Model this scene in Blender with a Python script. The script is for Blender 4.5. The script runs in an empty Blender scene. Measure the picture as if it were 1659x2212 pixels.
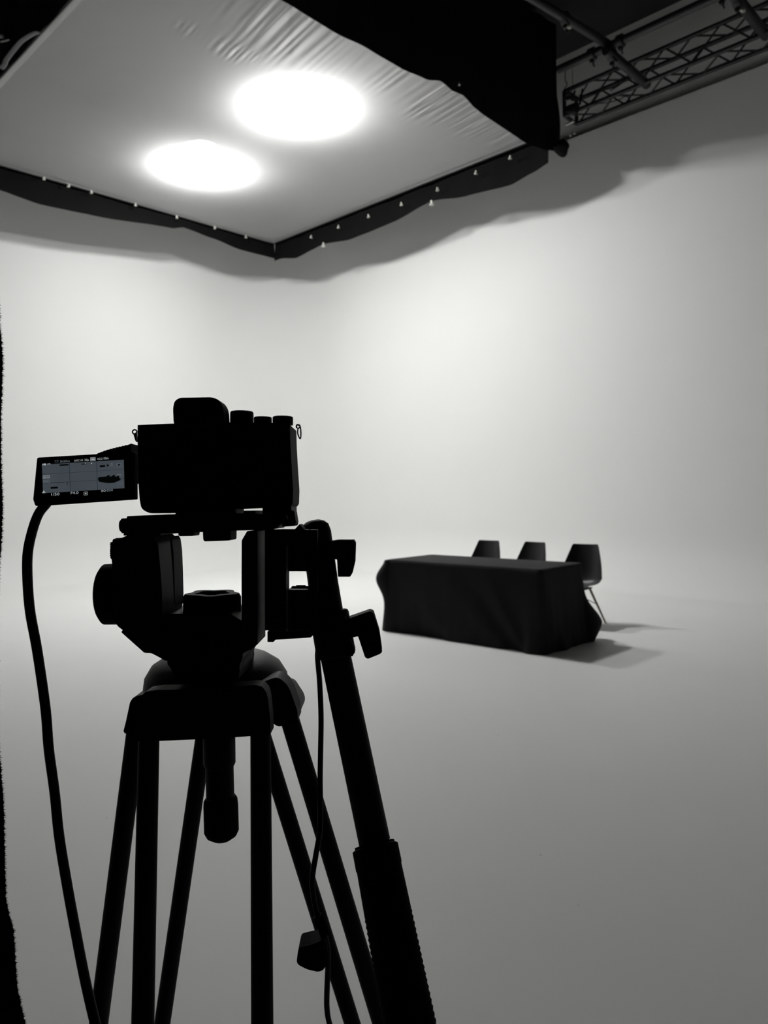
import bpy, bmesh, math, random
from mathutils import Vector, Matrix
random.seed(7)
PI = math.pi
sc = bpy.context.scene
COL = sc.collection

# ------------------------------------------------------------------ camera
# World: +X runs along the left wall, +Y runs along the right wall, corner of the studio at (11, 13.6)
F, CX, CY = 1610.0, 829.5, 1106.0
EYE = Vector((0, 0, 1.45))
yaw, pitch, roll = math.radians(43.8), math.radians(-1.42), math.radians(1.1)
fh = Vector((math.cos(yaw), math.sin(yaw), 0))
rt0 = Vector((math.sin(yaw), -math.cos(yaw), 0))
fw = (fh * math.cos(pitch) + Vector((0, 0, math.sin(pitch)))).normalized()
up0 = rt0.cross(fw).normalized()
RT = (rt0 * math.cos(roll) - up0 * math.sin(roll)).normalized()
UP = RT.cross(fw).normalized()
FW = fw
cd = bpy.data.cameras.new('camera')
cam = bpy.data.objects.new('camera', cd); COL.objects.link(cam)
M = Matrix((RT, UP, -FW)).transposed().to_4x4(); M.translation = EYE
cam.matrix_world = M
cd.sensor_fit = 'VERTICAL'; cd.sensor_height = 36.0; cd.sensor_width = 27.0
cd.lens = F / 2212 * 36
cd.clip_start = 0.05; cd.clip_end = 100
cd.dof.use_dof = True; cd.dof.focus_distance = 0.62; cd.dof.aperture_fstop = 15
sc.camera = cam

def C(x, y, d):                       # camera-frame metres to world
    return EYE + RT * x + UP * y + FW * d
def W(px, py, d):                     # a sighted direction at a measured distance
    return C((px - CX) / F * d, (CY - py) / F * d, d)
def ray(px, py):
    return RT * ((px - CX) / F) + UP * ((CY - py) / F) + FW
def on_plane(px, py, axis, val):      # where a sight line meets a wall / the cloth plane
    r = ray(px, py); t = (val - EYE[axis]) / r[axis]
    return EYE + r * t

LAMP = 330
# ------------------------------------------------------------------ materials
def mat(name, col, rough=.6, metal=0.0, spec=.5, noise=0.0, nscale=40, bump=0.0, bscale=200):
    m = bpy.data.materials.new(name); m.use_nodes = True
    nt = m.node_tree; b = nt.nodes['Principled BSDF']
    b.inputs['Base Color'].default_value = (*col, 1)
    b.inputs['Roughness'].default_value = rough; b.inputs['Metallic'].default_value = metal
    b.inputs['Specular IOR Level'].default_value = spec
    tc = nt.nodes.new('ShaderNodeTexCoord')
    if noise:
        n = nt.nodes.new('ShaderNodeTexNoise'); n.inputs['Scale'].default_value = nscale
        nt.links.new(tc.outputs['Object'], n.inputs['Vector'])
        mx = nt.nodes.new('ShaderNodeMix'); mx.data_type = 'RGBA'
        mx.inputs['A'].default_value = (*[c * (1 - noise) for c in col], 1)
        mx.inputs['B'].default_value = (*[min(1, c * (1 + noise)) for c in col], 1)
        nt.links.new(n.outputs['Fac'], mx.inputs['Factor'])
        nt.links.new(mx.outputs['Result'], b.inputs['Base Color'])
    if bump:
        n2 = nt.nodes.new('ShaderNodeTexNoise'); n2.inputs['Scale'].default_value = bscale
        nt.links.new(tc.outputs['Object'], n2.inputs['Vector'])
        bp = nt.nodes.new('ShaderNodeBump'); bp.inputs['Strength'].default_value = bump
        bp.inputs['Distance'].default_value = .002
        nt.links.new(n2.outputs['Fac'], bp.inputs['Height'])
        nt.links.new(bp.outputs['Normal'], b.inputs['Normal'])
    return m

def emis(name, col, s):
    m = bpy.data.materials.new(name); m.use_nodes = True
    nt = m.node_tree; nt.nodes.clear()
    o = nt.nodes.new('ShaderNodeOutputMaterial'); e = nt.nodes.new('ShaderNodeEmission')
    e.inputs['Color'].default_value = (*col, 1); e.inputs['Strength'].default_value = s
    nt.links.new(e.outputs[0], o.inputs['Surface']); return m

M_cyc = mat('white_cyclorama_paint', (.80, .805, .79), rough=.75, spec=.25, noise=.012, nscale=1.5)
M_black = mat('black_plastic', (.004, .004, .004), rough=.7, spec=.08, noise=.15, nscale=80, bump=.15, bscale=900)
M_metal = mat('black_painted_metal', (.005, .005, .005), rough=.6, spec=.12, noise=.1, nscale=60)
M_bowl = mat('charcoal_cast_metal', (.03, .031, .03), rough=.55, spec=.3, noise=.25, nscale=60, bump=.2, bscale=700)
M_rubber = mat('black_rubber', (.004, .004, .004), rough=.85, spec=.08, bump=.4, bscale=600)
M_cable = mat('black_cable_jacket', (.006, .006, .006), rough=.55, spec=.2, noise=.1)
M_chrome = mat('bright_steel', (.55, .55, .55), rough=.3, metal=1.0, noise=.1)
M_duv = mat('black_duvetyne', (.006, .0065, .006), rough=.95, spec=.05, noise=.2, nscale=15, bump=.3, bscale=300)
M_cloth = mat('black_table_linen', (.011, .012, .0118), rough=.85, spec=.2, noise=.12, nscale=10, bump=.25, bscale=400)
M_shell = mat('black_moulded_plastic', (.018, .019, .019), rough=.42, spec=.4, noise=.06, nscale=8)
M_wood = mat('varnished_beech', (.22, .16, .10), rough=.45, noise=.2, nscale=30)
M_truss = mat('matt_black_truss_paint', (.010, .0105, .010), rough=.45, spec=.4, noise=.15, nscale=10)
M_grey = mat('grey_wall_paint', (.85, .85, .83), rough=.9, spec=.1, noise=.04, nscale=2)
M_dark = mat('black_wall_paint', (.018, .019, .018), rough=.95, spec=.05, noise=.1, nscale=3)
M_ceil = mat('black_ceiling_paint', (.03, .033, .031), rough=.95, spec=.05, noise=.15, nscale=2)
M_tie = mat('white_tie_cord', (.55, .54, .5), rough=.7, noise=.1)
M_strap = mat('grey_webbing', (.10, .10, .10), rough=.8, noise=.1)
M_hem = mat('white_hem_tape', (.6, .6, .58), rough=.8, noise=.05)
M_lamp = emis('lamp_globe_glow', (1, 1, .99), LAMP)

# floor: white paint with scuffs and specks
def floor_mat():
    m = mat('white_painted_floor', (.66, .665, .645), rough=.55, spec=.22)
    nt = m.node_tree; b = nt.nodes['Principled BSDF']
    tc = nt.nodes.new('ShaderNodeTexCoord')
    n = nt.nodes.new('ShaderNodeTexNoise'); n.inputs['Scale'].default_value = 1.3; n.inputs['Detail'].default_value = 6
    nt.links.new(tc.outputs['Object'], n.inputs['Vector'])
    v = nt.nodes.new('ShaderNodeTexVoronoi'); v.voronoi_dimensions = '2D'; v.inputs['Scale'].default_value = 1.9; v.inputs['Randomness'].default_value = 1
    nt.links.new(tc.outputs['Object'], v.inputs['Vector'])
    r = nt.nodes.new('ShaderNodeMapRange'); r.inputs['From Min'].default_value = .005; r.inputs['From Max'].default_value = .012
    r.inputs['To Min'].default_value = .55; r.inputs['To Max'].default_value = 0
    nt.links.new(v.outputs['Distance'], r.inputs['Value'])
    n3 = nt.nodes.new('ShaderNodeTexNoise'); n3.inputs['Scale'].default_value = .9
    nt.links.new(tc.outputs['Object'], n3.inputs['Vector'])
    r3 = nt.nodes.new('ShaderNodeMapRange'); r3.inputs['From Min'].default_value = .47; r3.inputs['From Max'].default_value = .62
    nt.links.new(n3.outputs['Fac'], r3.inputs['Value'])
    mu = nt.nodes.new('ShaderNodeMath'); mu.operation = 'MULTIPLY'
    nt.links.new(r.outputs[0], mu.inputs[0]); nt.links.new(r3.outputs[0], mu.inputs[1])
    a = nt.nodes.new('ShaderNodeMix'); a.data_type = 'RGBA'
    a.inputs['A'].default_value = (.77, .775, .76, 1); a.inputs['B'].default_value = (.81, .815, .80, 1)
    nt.links.new(n.outputs['Fac'], a.inputs['Factor'])
    c = nt.nodes.new('ShaderNodeMix'); c.data_type = 'RGBA'; c.inputs['B'].default_value = (.3, .3, .29, 1)
    nt.links.new(mu.outputs[0], c.inputs['Factor']); nt.links.new(a.outputs['Result'], c.inputs['A'])
    nt.links.new(c.outputs['Result'], b.inputs['Base Color'])
    return m
M_floor = floor_mat()

def silk_mat():
    m = bpy.data.materials.new('diffusion_silk'); m.use_nodes = True
    nt = m.node_tree; nt.nodes.clear()
    o = nt.nodes.new('ShaderNodeOutputMaterial')
    tc = nt.nodes.new('ShaderNodeTexCoord')
    n = nt.nodes.new('ShaderNodeTexNoise'); n.inputs['Scale'].default_value = 3
    nt.links.new(tc.outputs['Object'], n.inputs['Vector'])
    mx = nt.nodes.new('ShaderNodeMix'); mx.data_type = 'RGBA'
    mx.inputs['A'].default_value = (.74, .74, .735, 1); mx.inputs['B'].default_value = (.78, .78, .775, 1)
    nt.links.new(n.outputs['Fac'], mx.inputs['Factor'])
    tl = nt.nodes.new('ShaderNodeBsdfTranslucent'); df = nt.nodes.new('ShaderNodeBsdfDiffuse')
    tp = nt.nodes.new('ShaderNodeBsdfTransparent')
    for k in (tl, df): nt.links.new(mx.outputs['Result'], k.inputs['Color'])
    def mixs(f, p, q):
        k = nt.nodes.new('ShaderNodeMixShader'); k.inputs[0].default_value = f
        nt.links.new(p.outputs[0], k.inputs[1]); nt.links.new(q.outputs[0], k.inputs[2]); return k
    scat = mixs(SILK_REFL, tl, df)                       # cloth fibres
    fin = mixs(SILK_TRANS, scat, tp)               # part of the light goes straight through the weave
    nt.links.new(fin.outputs[0], o.inputs['Surface'])
    return m
SILK_REFL, SILK_TRANS = .58, .48
M_silk = silk_mat()

# ------------------------------------------------------------------ object helpers
WORLD = {}                            # world origin of every object
def thing(name, label, cat, loc, group=None):
    o = bpy.data.objects.new(name, None); COL.objects.link(o)
    o.empty_display_size = .1; o.location = loc; WORLD[o.name] = Vector(loc)
    o['label'] = label; o['category'] = cat
    if group: o['group'] = group
    return o
def tag(o, label, cat, group=None):
    o['label'] = label; o['category'] = cat
    if group: o['group'] = group
    return o
def obj(name, bm, m, parent=None, smooth=True, label=None, angle=35, struct=False):
    bmesh.ops.recalc_face_normals(bm, faces=bm.faces[:])
    vs = [v.co for v in bm.verts]
    lo = Vector([min(v[i] for v in vs) for i in range(3)]); hi = Vector([max(v[i] for v in vs) for i in range(3)])
    org = Vector(((lo.x + hi.x) / 2, (lo.y + hi.y) / 2, lo.z))
    if struct: org = Vector((0, 0, 0))
    for v in bm.verts: v.co -= org
    me = bpy.data.meshes.new(name); bm.to_mesh(me); bm.free()
    me.materials.append(m)
    if smooth:
        me.polygons.foreach_set('use_smooth', [True] * len(me.polygons))
        if angle: me.set_sharp_from_angle(angle=math.radians(angle))
    o = bpy.data.objects.new(name, me); COL.objects.link(o)
    WORLD[o.name] = org
    if parent: o.parent = parent; o.location = org - WORLD[parent.name]
    else: o.location = org
    if label: o['label'] = label
    if struct: o['kind'] = 'structure'
    return o
def frame_of(d):
    d = d.normalized(); a = Vector((0, 0, 1)) if abs(d.z) < .9 else Vector((1, 0, 0))
    u = d.cross(a).normalized(); v = d.cross(u).normalized(); return u, v
def ring_tube(bm, pts, radii, n=16, caps=True, squash=1.0):
    rings = []; u = None
    for i, p in enumerate(pts):
        t = (pts[min(i + 1, len(pts) - 1)] - pts[max(i - 1, 0)])
        if t.length < 1e-9: t = Vector((0, 0, 1))
        t.normalize()
        if u is None: u, v = frame_of(t)
        else:
            u = (u - t * u.dot(t)).normalized(); v = t.cross(u)
        r = radii[i] if isinstance(radii, (list, tuple)) else radii
        rings.append([bm.verts.new(p + (u * math.cos(2 * PI * k / n) + v * math.sin(2 * PI * k / n) * squash) * r) for k in range(n)])
    for a, b in zip(rings, rings[1:]):
        for k in range(n): bm.faces.new((a[k], a[(k + 1) % n], b[(k + 1) % n], b[k]))
    if caps:
        bm.faces.new(rings[0][::-1]); bm.faces.new(rings[-1])
    return bm
def tube(p0, p1, r0, r1=None, n=20, bev=.0):
    bm = bmesh.new(); p0 = Vector(p0); p1 = Vector(p1)
    r1 = r0 if r1 is None else r1
    if bev:
        d = (p1 - p0).normalized() * bev
        ring_tube(bm, [p0, p0 + d * .3, p0 + d, p1 - d, p1 - d * .3, p1], [r0 - bev, r0 - bev * .3, r0, r1, r1 - bev * .3, r1 - bev], n)
    else: ring_tube(bm, [p0, p1], [r0, r1], n)
    return bm
def smooth_path(pts, k=8):
    P = [pts[0]] + list(pts) + [pts[-1]]; out = []
    for i in range(1, len(P) - 2):
        for j in range(k):
            t = j / k; a, b, c, d = P[i - 1], P[i], P[i + 1], P[i + 2]
            out.append(.5 * ((2 * b) + (c - a) * t + (2 * a - 5 * b + 4 * c - d) * t * t + (3 * b - a - 3 * c + d) * t ** 3))
    out.append(pts[-1]); return out
def cable(pts, r, n=12, k=8):
    bm = bmesh.new(); ring_tube(bm, smooth_path([Vector(p) for p in pts], k), r, n); return bm
def box(c, s, rot=None, bev=0.0):
    bm = bmesh.new(); bmesh.ops.create_cube(bm, size=1)
    bmesh.ops.scale(bm, vec=s, verts=bm.verts)
    if bev: bmesh.ops.bevel(bm, geom=bm.edges[:], offset=bev, segments=2, affect='EDGES')
    if rot is not None: bmesh.ops.rotate(bm, cent=(0, 0, 0), matrix=rot, verts=bm.verts)
    bmesh.ops.translate(bm, vec=c, verts=bm.verts); return bm
def join(*bms):
    out = bms[0]
    for b in bms[1:]:
        me = bpy.data.meshes.new('tmp'); b.to_mesh(me); b.free(); out.from_mesh(me); bpy.data.meshes.remove(me)
    return out
def roundpoly(poly, r, n=4):
    out = []; N = len(poly)
    for i in range(N):
        p = poly[i]; rr = r
        if len(p) == 3: rr = p[2]
        p = Vector(p[:2]); a = Vector(poly[i - 1][:2]); b = Vector(poly[(i + 1) % N][:2])
        la, lb = (a - p).length, (b - p).length
        q = min(rr, la * .45, lb * .45)
        if q < .3: out.append(p); continue
        s = p + (a - p).normalized() * q; e = p + (b - p).normalized() * q
        for k in range(n + 1):
            t = k / n; out.append(s * (1 - t) ** 2 + p * 2 * t * (1 - t) + e * t * t)
    return out
def slab(poly, d0, d1, r=3, bev=.0012, pr=None):
    """solid with a measured outline, standing between two distances (near face d0, far face d1)"""
    P = roundpoly(poly, r); N = len(P)
    x0, x1 = min(p.x for p in P), max(p.x for p in P); y0, y1 = min(p.y for p in P), max(p.y for p in P)
    xa, xb = (d0 if x0 < CX else d1), (d1 if x1 < CX else d0)
    ya, yb = (d0 if y0 < CY else d1), (d1 if y1 < CY else d0)
    co = []
    for p in P:
        dx = xa + (xb - xa) * (p.x - x0) / (x1 - x0); dy = ya + (yb - ya) * (p.y - y0) / (y1 - y0)
        co.append(((p.x - CX) / F * dx, (CY - p.y) / F * dy))
    bm = bmesh.new()
    f0 = [bm.verts.new(C(x, y, d0)) for x, y in co]; f1 = [bm.verts.new(C(x, y, d1)) for x, y in co]
    a = bm.faces.new(f0); b = bm.faces.new(f1[::-1]); rim = list(a.edges) + list(b.edges)
    for i in range(N): bm.faces.new((f0[i], f1[i], f1[(i + 1) % N], f0[(i + 1) % N]))
    bmesh.ops.recalc_face_normals(bm, faces=bm.faces[:])
    if bev: bmesh.ops.bevel(bm, geom=rim, offset=bev, segments=2, affect='EDGES', clamp_overlap=True)
    return bm
def disc(px, py, rpx, d0, d1, n=28, bev=.001):      # short cylinder whose axis points away from the viewer
    d = (d0 + d1) / 2; r = rpx / F * d
    return tube(W(px, py, d0), W(px, py, d0) + FW * (d1 - d0), r, n=n, bev=bev)

# ------------------------------------------------------------------ room shell
AW, BW, H_CYC, Z_CEIL = 10.5, 13.2, 6.88, 8.28
A0, B0 = -5.0, -5.0
def cyc():
    R, RC = .8, 1.7
    bm = bmesh.new()
    prof = [(R * math.sin(t), R - R * math.cos(t)) for t in [PI / 2 * i / 16 for i in range(17)]]   # (towards wall, height)
    prof = [(a - R, z) for a, z in prof]
    prof += [(0, R + (H_CYC - R) * i / 6) for i in range(1, 7)]
    prof += [(.14, H_CYC), (.14, H_CYC - .5)]
    path = []                         # (point on wall line, outward normal)
    for i in range(9): path.append((Vector((AW, B0 + (BW - RC - B0) * i / 8)), Vector((1, 0))))
    for i in range(1, 20):
        t = PI / 2 * i / 20
        nrm = Vector((math.cos(t), math.sin(t))); path.append((Vector((AW - RC, BW - RC)) + nrm * RC, nrm))
    for i in range(9): path.append((Vector((AW - RC - (AW - RC - A0) * i / 8, BW)), Vector((0, 1))))
    rows = [[bm.verts.new((p.x + n.x * o, p.y + n.y * o, z + .001)) for o, z in prof] for p, n in path]
    for a, b in zip(rows, rows[1:]):
        for k in range(len(prof) - 1): bm.faces.new((a[k], b[k], b[k + 1], a[k + 1]))
    o = obj('wall_back', bm, M_cyc, struct=True, angle=50); return o
cyc()
obj('floor', box(((A0 + AW) / 2 + .5, (B0 + BW) / 2 + .5, -.05), (AW - A0 + 1.2, BW - B0 + 1.2, .1)), M_floor, struct=True, smooth=False)
obj('ceiling', box(((A0 + AW) / 2 + .5, (B0 + BW) / 2 + .5, Z_CEIL + .05), (AW - A0 + 1.4, BW - B0 + 1.4, .1)), M_ceil, struct=True, smooth=False)
obj('wall_right', box((AW + .2, (B0 + BW) / 2 + .4, Z_CEIL / 2), (.1, BW - B0 + 1, Z_CEIL)), M_grey, struct=True, smooth=False)
obj('wall_left', box(((A0 + AW) / 2 + .4, BW + .2, Z_CEIL / 2), (AW - A0 + .6, .1, Z_CEIL)), M_grey, struct=True, smooth=False)
obj('wall_near', box((A0 - .05, (B0 + BW) / 2 + .4, Z_CEIL / 2), (.1, BW - B0 + .8, Z_CEIL)), M_dark, struct=True, smooth=False)
obj('wall_rear', box(((A0 + AW) / 2 + .4, B0 - .05, Z_CEIL / 2), (AW - A0 + .8, .1, Z_CEIL)), M_dark, struct=True, smooth=False)

# ------------------------------------------------------------------ overhead diffusion frame
SZ = 6.45; SA0, SA1, SB0, SB1 = 3.385, 9.31, 5.70, 11.83
root = thing('overhead_diffusion_frame', 'large square overhead frame of white diffusion cloth with black fabric skirts', 'diffusion frame', ((SA0 + SA1) / 2, (SB0 + SB1) / 2, SZ))
CL = []
for (x, y, wa, wb, amp, fr_) in ((640, 55, .50, .42, .020, 58), (560, 20, .3, .35, .012, 50), (765, 120, .45, .36, .010, 40), (860, 165, .25, .3, .006, 45), (955, 215, .30, .34, .018, 52), (1035, 262, .28, .26, .015, 60),
                              (1090, 296, .15, .2, .008, 45), (403, 57, .10, .09, .008, 90), (497, 103, .18, .12, .011, 80), (545, 118, .06, .07, .006, 90), (160, 388, .1, .1, .004, 80)):
    p = on_plane(x, y, 2, SZ); CL.append((p.x, p.y, wa, wb, amp, fr_))
def silk():
    bm = bmesh.new(); NA, NB = 420, 170; rows = []
    groups = [(.05, 1.0), (1.35, 1.9), (2.9, 3.15), (3.75, 4.5), (4.75, 5.1)]
    for i in range(NA + 1):
        a = SA0 + (SA1 - SA0) * i / NA; row = []
        for j in range(NB + 1):
            b = SB0 + (SB1 - SB0) * j / NB
            z = -.05 * math.sin(PI * i / NA) * math.sin(PI * j / NB)
            for (ca, cb_, wa, wb, amp, fr_) in CL:
                da, db = (a - ca - .12 * (b - cb_)), (b - cb_)
                if abs(da) < wa * 2.5 and abs(db) < wb * 2.5:
                    e_ = math.exp(-(da / wa) ** 2 - (db / wb) ** 2)
                    z += amp * e_ * (math.sin(da * fr_ + 1.5 * math.sin(da * 13 + ca)) * .6 + .4 * math.sin(da * fr_ * .53 + 1))
            row.append(bm.verts.new((a, b, SZ + z)))
        rows.append(row)
    for a, b in zip(rows, rows[1:]):
        for k in range(NB): bm.faces.new((a[k], b[k], b[k + 1], a[k + 1]))
    return bm
sk = obj('diffusion_cloth', silk(), M_silk, root, label='white translucent cloth glowing with two hot spots', angle=0)
# hem tape round the near edge and a seam running across the cloth
def strip(a0, b0, a1, b1, w, z, t=.002):
    d = Vector((a1 - a0, b1 - b0)); n = Vector((-d.y, d.x)).normalized() * w / 2
    return box(((a0 + a1) / 2, (b0 + b1) / 2, z), (d.length, w, t), Matrix.Rotation(math.atan2(d.y, d.x), 3, 'Z'))
obj('hem', strip(SA0 + .035, SB0, SA0 + .035, SB1, .06, SZ - .012), M_silk, sk, smooth=False)
for b_ in (6.93,):
    bm = bmesh.new(); vs = []
    for i in range(61):
        t = i / 60; a = SA0 + (SA1 - SA0) * t; z = SZ - .05 * math.sin(PI * t) * math.sin(PI * (b_ - SB0) / (SB1 - SB0)) - .012
        vs.append((bm.verts.new((a, b_ - .006, z)), bm.verts.new((a, b_ + .006, z))))
    for p, q in zip(vs, vs[1:]): bm.faces.new((p[0], q[0], q[1], p[1]))
    obj('seam', bm, M_silk, sk)
# frame tubes
for p, q in (((SA0 + .05, SB0, SZ + .05), (SA0 + .05, SB1 + .05, SZ + .05)), ((SA1 + .04, SB0, SZ + .03), (SA1 + .04, SB1 + .05, SZ + .03)),
             ((SA0, SB0 - .02, SZ + .06), (SA1, SB0 - .02, SZ + .06)), ((SA0, SB1 + .04, SZ + .03), (SA1, SB1 + .04, SZ + .03))):
    obj('frame_tube', tube(p, q, .025), M_truss, root)
# skirts: lower profiles measured by sight on each vertical plane
def interp(tab, x):
    if x <= tab[0][0]: return tab[0][1]
    for (x0, y0), (x1, y1) in zip(tab, tab[1:]):
        if x <= x1:
            t = (x - x0) / (x1 - x0 + 1e-9); t = t * t * (3 - 2 * t) * .5 + t * .5; return y0 + (y1 - y0) * t
    return tab[-1][1]
def skirt(axis, val, prof, lo, hi, ztop, outward, fold=.02, n=150, clampz=None):
    """axis: plane x=val (0) or y=val (1); prof: [(coordinate along the plane, z)]"""
    prof = sorted(prof); bm = bmesh.new(); rows = []; m = 18
    ztf = ztop if callable(ztop) else (lambda s: ztop)
    for i in range(n + 1):
        s = lo + (hi - lo) * i / n; zb = interp(prof, s); zt = ztf(s); row = []
        for j in range(m + 1):
            t = j / m; z = zb + (zt - zb) * t
            w = fold * math.sin(s * 5.1 + 1.3 * math.sin(s * 2.3) + t * 1.5) * (1 - .3 * t) + fold * .5 * math.sin(s * 13 + 4 * t)
            w += outward * .10 * math.sin(PI * min(1, t * 2.2)) * .4
            p = [s, s, z]; p[axis] = val + w * (1 if t > 0 else .3); p[1 - axis] = s
            row.append(bm.verts.new(p))
        rows.append(row)
    for a, b in zip(rows, rows[1:]):
        for k in range(m): bm.faces.new((a[k], b[k], b[k + 1], a[k + 1]))
    bmesh.ops.recalc_face_normals(bm, faces=bm.faces[:])
    bmesh.ops.solidify(bm, geom=bm.faces[:], thickness=.006)
    return bm
ZT = 8.05
nr = [(606, 0), (708, 61), (809, 114), (864, 145.6), (918.6, 171), (952, 176), (975.6, 196), (999, 205.5), (1024, 232), (1079, 272), (1142, 312), (1170, 322), (1200, 328)]
prof = [(lambda p: (p.x, p.z))(on_plane(x, y, 1, SB0 - .04)) for x, y in nr]
prof = [(x, min(z, SZ - .0)) for x, z in prof]
prof = [(SA0 - .2, prof[0][1] - .0)] + prof
ztop_nr = lambda s: 7.93 + .2 * max(0, s - 8.2) / 1.36
obj('skirt', skirt(1, SB0 - .04, prof, SA0 - .03, 9.66, ztop_nr, -1, .018), M_duv, root)
fr = [(606, 559), (640, 557), (699, 527.5), (758, 517), (796, 502), (855, 477), (931, 434.6), (1007, 424), (1104, 399), (1151, 373), (1201, 342), (1218, 340), (1226, 333)]
prof = [(lambda p: (p.y, p.z))(on_plane(x, y, 0, SA1 + .11)) for x, y in fr]
obj('skirt', skirt(0, SA1 + .11, prof, SB0 - .04, SB1 + .1, 8.05, 1, .012), M_duv, root)
fl = [(-140, 362), (0, 411), (84, 441), (202.5, 466), (371, 493), (396.6, 491.5), (460, 515), (515, 538), (590.7, 558), (610, 560)]
prof = [(lambda p: (p.x, p.z))(on_plane(x, y, 1, SB1 + .1)) for x, y in fl]
obj('skirt', skirt(1, SB1 + .1, prof, SA0 - .12, SA1 + .11, 8.05, 1, .012), M_duv, root)
obj('skirt', skirt(0, SA0 - .02, [(SB0, SZ - .01), (SB1, SZ - .01)], SB0 - .04, SB1 + .1, 8.05, -1, .015), M_duv, root)
# gathered corner of the skirt
bm = bmesh.new()
cpt = on_plane(1212, 318, 0, 9.50)
bmesh.ops.create_uvsphere(bm, u_segments=20, v_segments=12, radius=.10)
for v in bm.verts:
    v.co.z *= 1.0 + .3 * math.sin(v.co.x * 30); v.co.x *= 1.35; v.co += Vector((.02 * math.sin(v.co.z * 40), 0, 0))
bmesh.ops.translate(bm, vec=cpt, verts=bm.verts)
obj('skirt_knot', bm, M_duv, root)
# pale ties
tl = [(95, 383), (148, 399), (197, 413.5), (293, 441), (382, 468), (464, 490), (531, 510.5), (606, 531)]
tr = [(672, 511), (731, 489), (796, 466), (867, 440), (945, 407.6), (1028, 372), (1102, 339)]
def tie(p, s=.05):
    rot = Matrix.Rotation(random.uniform(-.5, .5), 3, 'Z') @ Matrix.Rotation(random.uniform(-.4, .4), 3, 'X')
    return join(box(p, (s * .45, s * .45, s), rot, .004), box(p - Vector((0, 0, s * .5)), (s * .9, s * .9, s * .25), rot, .003))
for x, y in tl: p = on_plane(x, y, 1, SB1 - .02); obj('tie', tie(p), M_tie, root)
for x, y in tr: p = on_plane(x, y, 0, SA1 - .01); obj('tie', tie(p), M_tie, root)
for x, y in ((699, 528), (933, 437)): p = on_plane(x, y, 0, SA1 + .06); obj('tie', tie(p, .07), M_tie, root)
for x, y in ((992, 181),): p = on_plane(x, y, 1, SB0 - .09); obj('tie', tie(p, .03), M_tie, root)
# webbing strap and steel clip outside the near-left side
pl = SA0 - .10
pts = [on_plane(x, y, 0, pl) for x, y in ((84, 70), (72, 73), (48, 88), (30, 108), (14, 129), (10, 139), (3, 148))]
bm = bmesh.new(); ring_tube(bm, smooth_path(pts, 6), .028, 10, squash=.25)
obj('strap', bm, M_strap, root, label='grey webbing strap')
for (x0, y0), (x1, y1), r in (((1, 79), (5, 79), .018), ((2, 90), (19, 86), .01)):
    obj('clip', tube(on_plane(x0, y0, 0, pl), on_plane(x1, y1, 0, pl), r, n=10, bev=.003), M_tie, root)

M_bounce = mat('dark_grey_bounce', (.05, .05, .05), rough=.95, spec=.05, noise=.1, nscale=2)  # added inside the skirts to bounce lamp light and lift the cloth's base tone
bm = bmesh.new()
bmesh.ops.create_cube(bm, size=1)
bmesh.ops.scale(bm, vec=(SA1 - SA0 - .02, SB1 - SB0 - .02, 1.40), verts=bm.verts)
bmesh.ops.translate(bm, vec=((SA0 + SA1) / 2, (SB0 + SB1) / 2, SZ + .05 + .70), verts=bm.verts)
bmesh.ops.delete(bm, geom=[f for f in bm.faces if f.calc_center_median().z < SZ + .2], context='FACES')
obj('bounce_lining', bm, M_bounce, root, smooth=False, label='added dark grey lining')
# two lamps above the cloth
LAMPS = [(6.27, 7.5), (6.35, 9.88)]
LZ = 6.59
TILT = Matrix.Rotation(math.radians(-12), 3, 'X') @ Matrix.Rotation(math.radians(-6), 3, 'Y')
LAB = ['round studio lamp glowing through the overhead cloth, the larger upper hot spot', 'round studio lamp glowing through the overhead cloth, the smaller lower-left hot spot']
for (a, b), lb in zip(LAMPS, LAB):
    t = thing('studio_lamp', lb, 'lamp', (a, b, LZ - .1), 'lamps above the diffusion cloth')
    bm = bmesh.new(); bmesh.ops.create_uvsphere(bm, u_segments=32, v_segments=12, radius=.37)
    for v in bm.verts: v.co.z *= .24; v.co.y *= .7
    bmesh.ops.rotate(bm, cent=(0, 0, 0), matrix=TILT, verts=bm.verts)
    bmesh.ops.translate(bm, vec=(a, b, LZ), verts=bm.verts)
    obj('lamp_globe', bm, M_lamp, t)
    bm = bmesh.new(); ring_tube(bm, [Vector((a, b, z)) for z in (LZ + .055, LZ + .08, LZ + .16, LZ + .26, LZ + .27)], [.36, .35, .28, .12, .02], 28, caps=True)
    bmesh.ops.rotate(bm, cent=(a, b, LZ), matrix=TILT, verts=bm.verts)
    obj('reflector', bm, M_metal, t)
    obj('hanger', tube((a, b, LZ + .26), (a, b, Z_CEIL), .02), M_truss, t)

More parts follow.
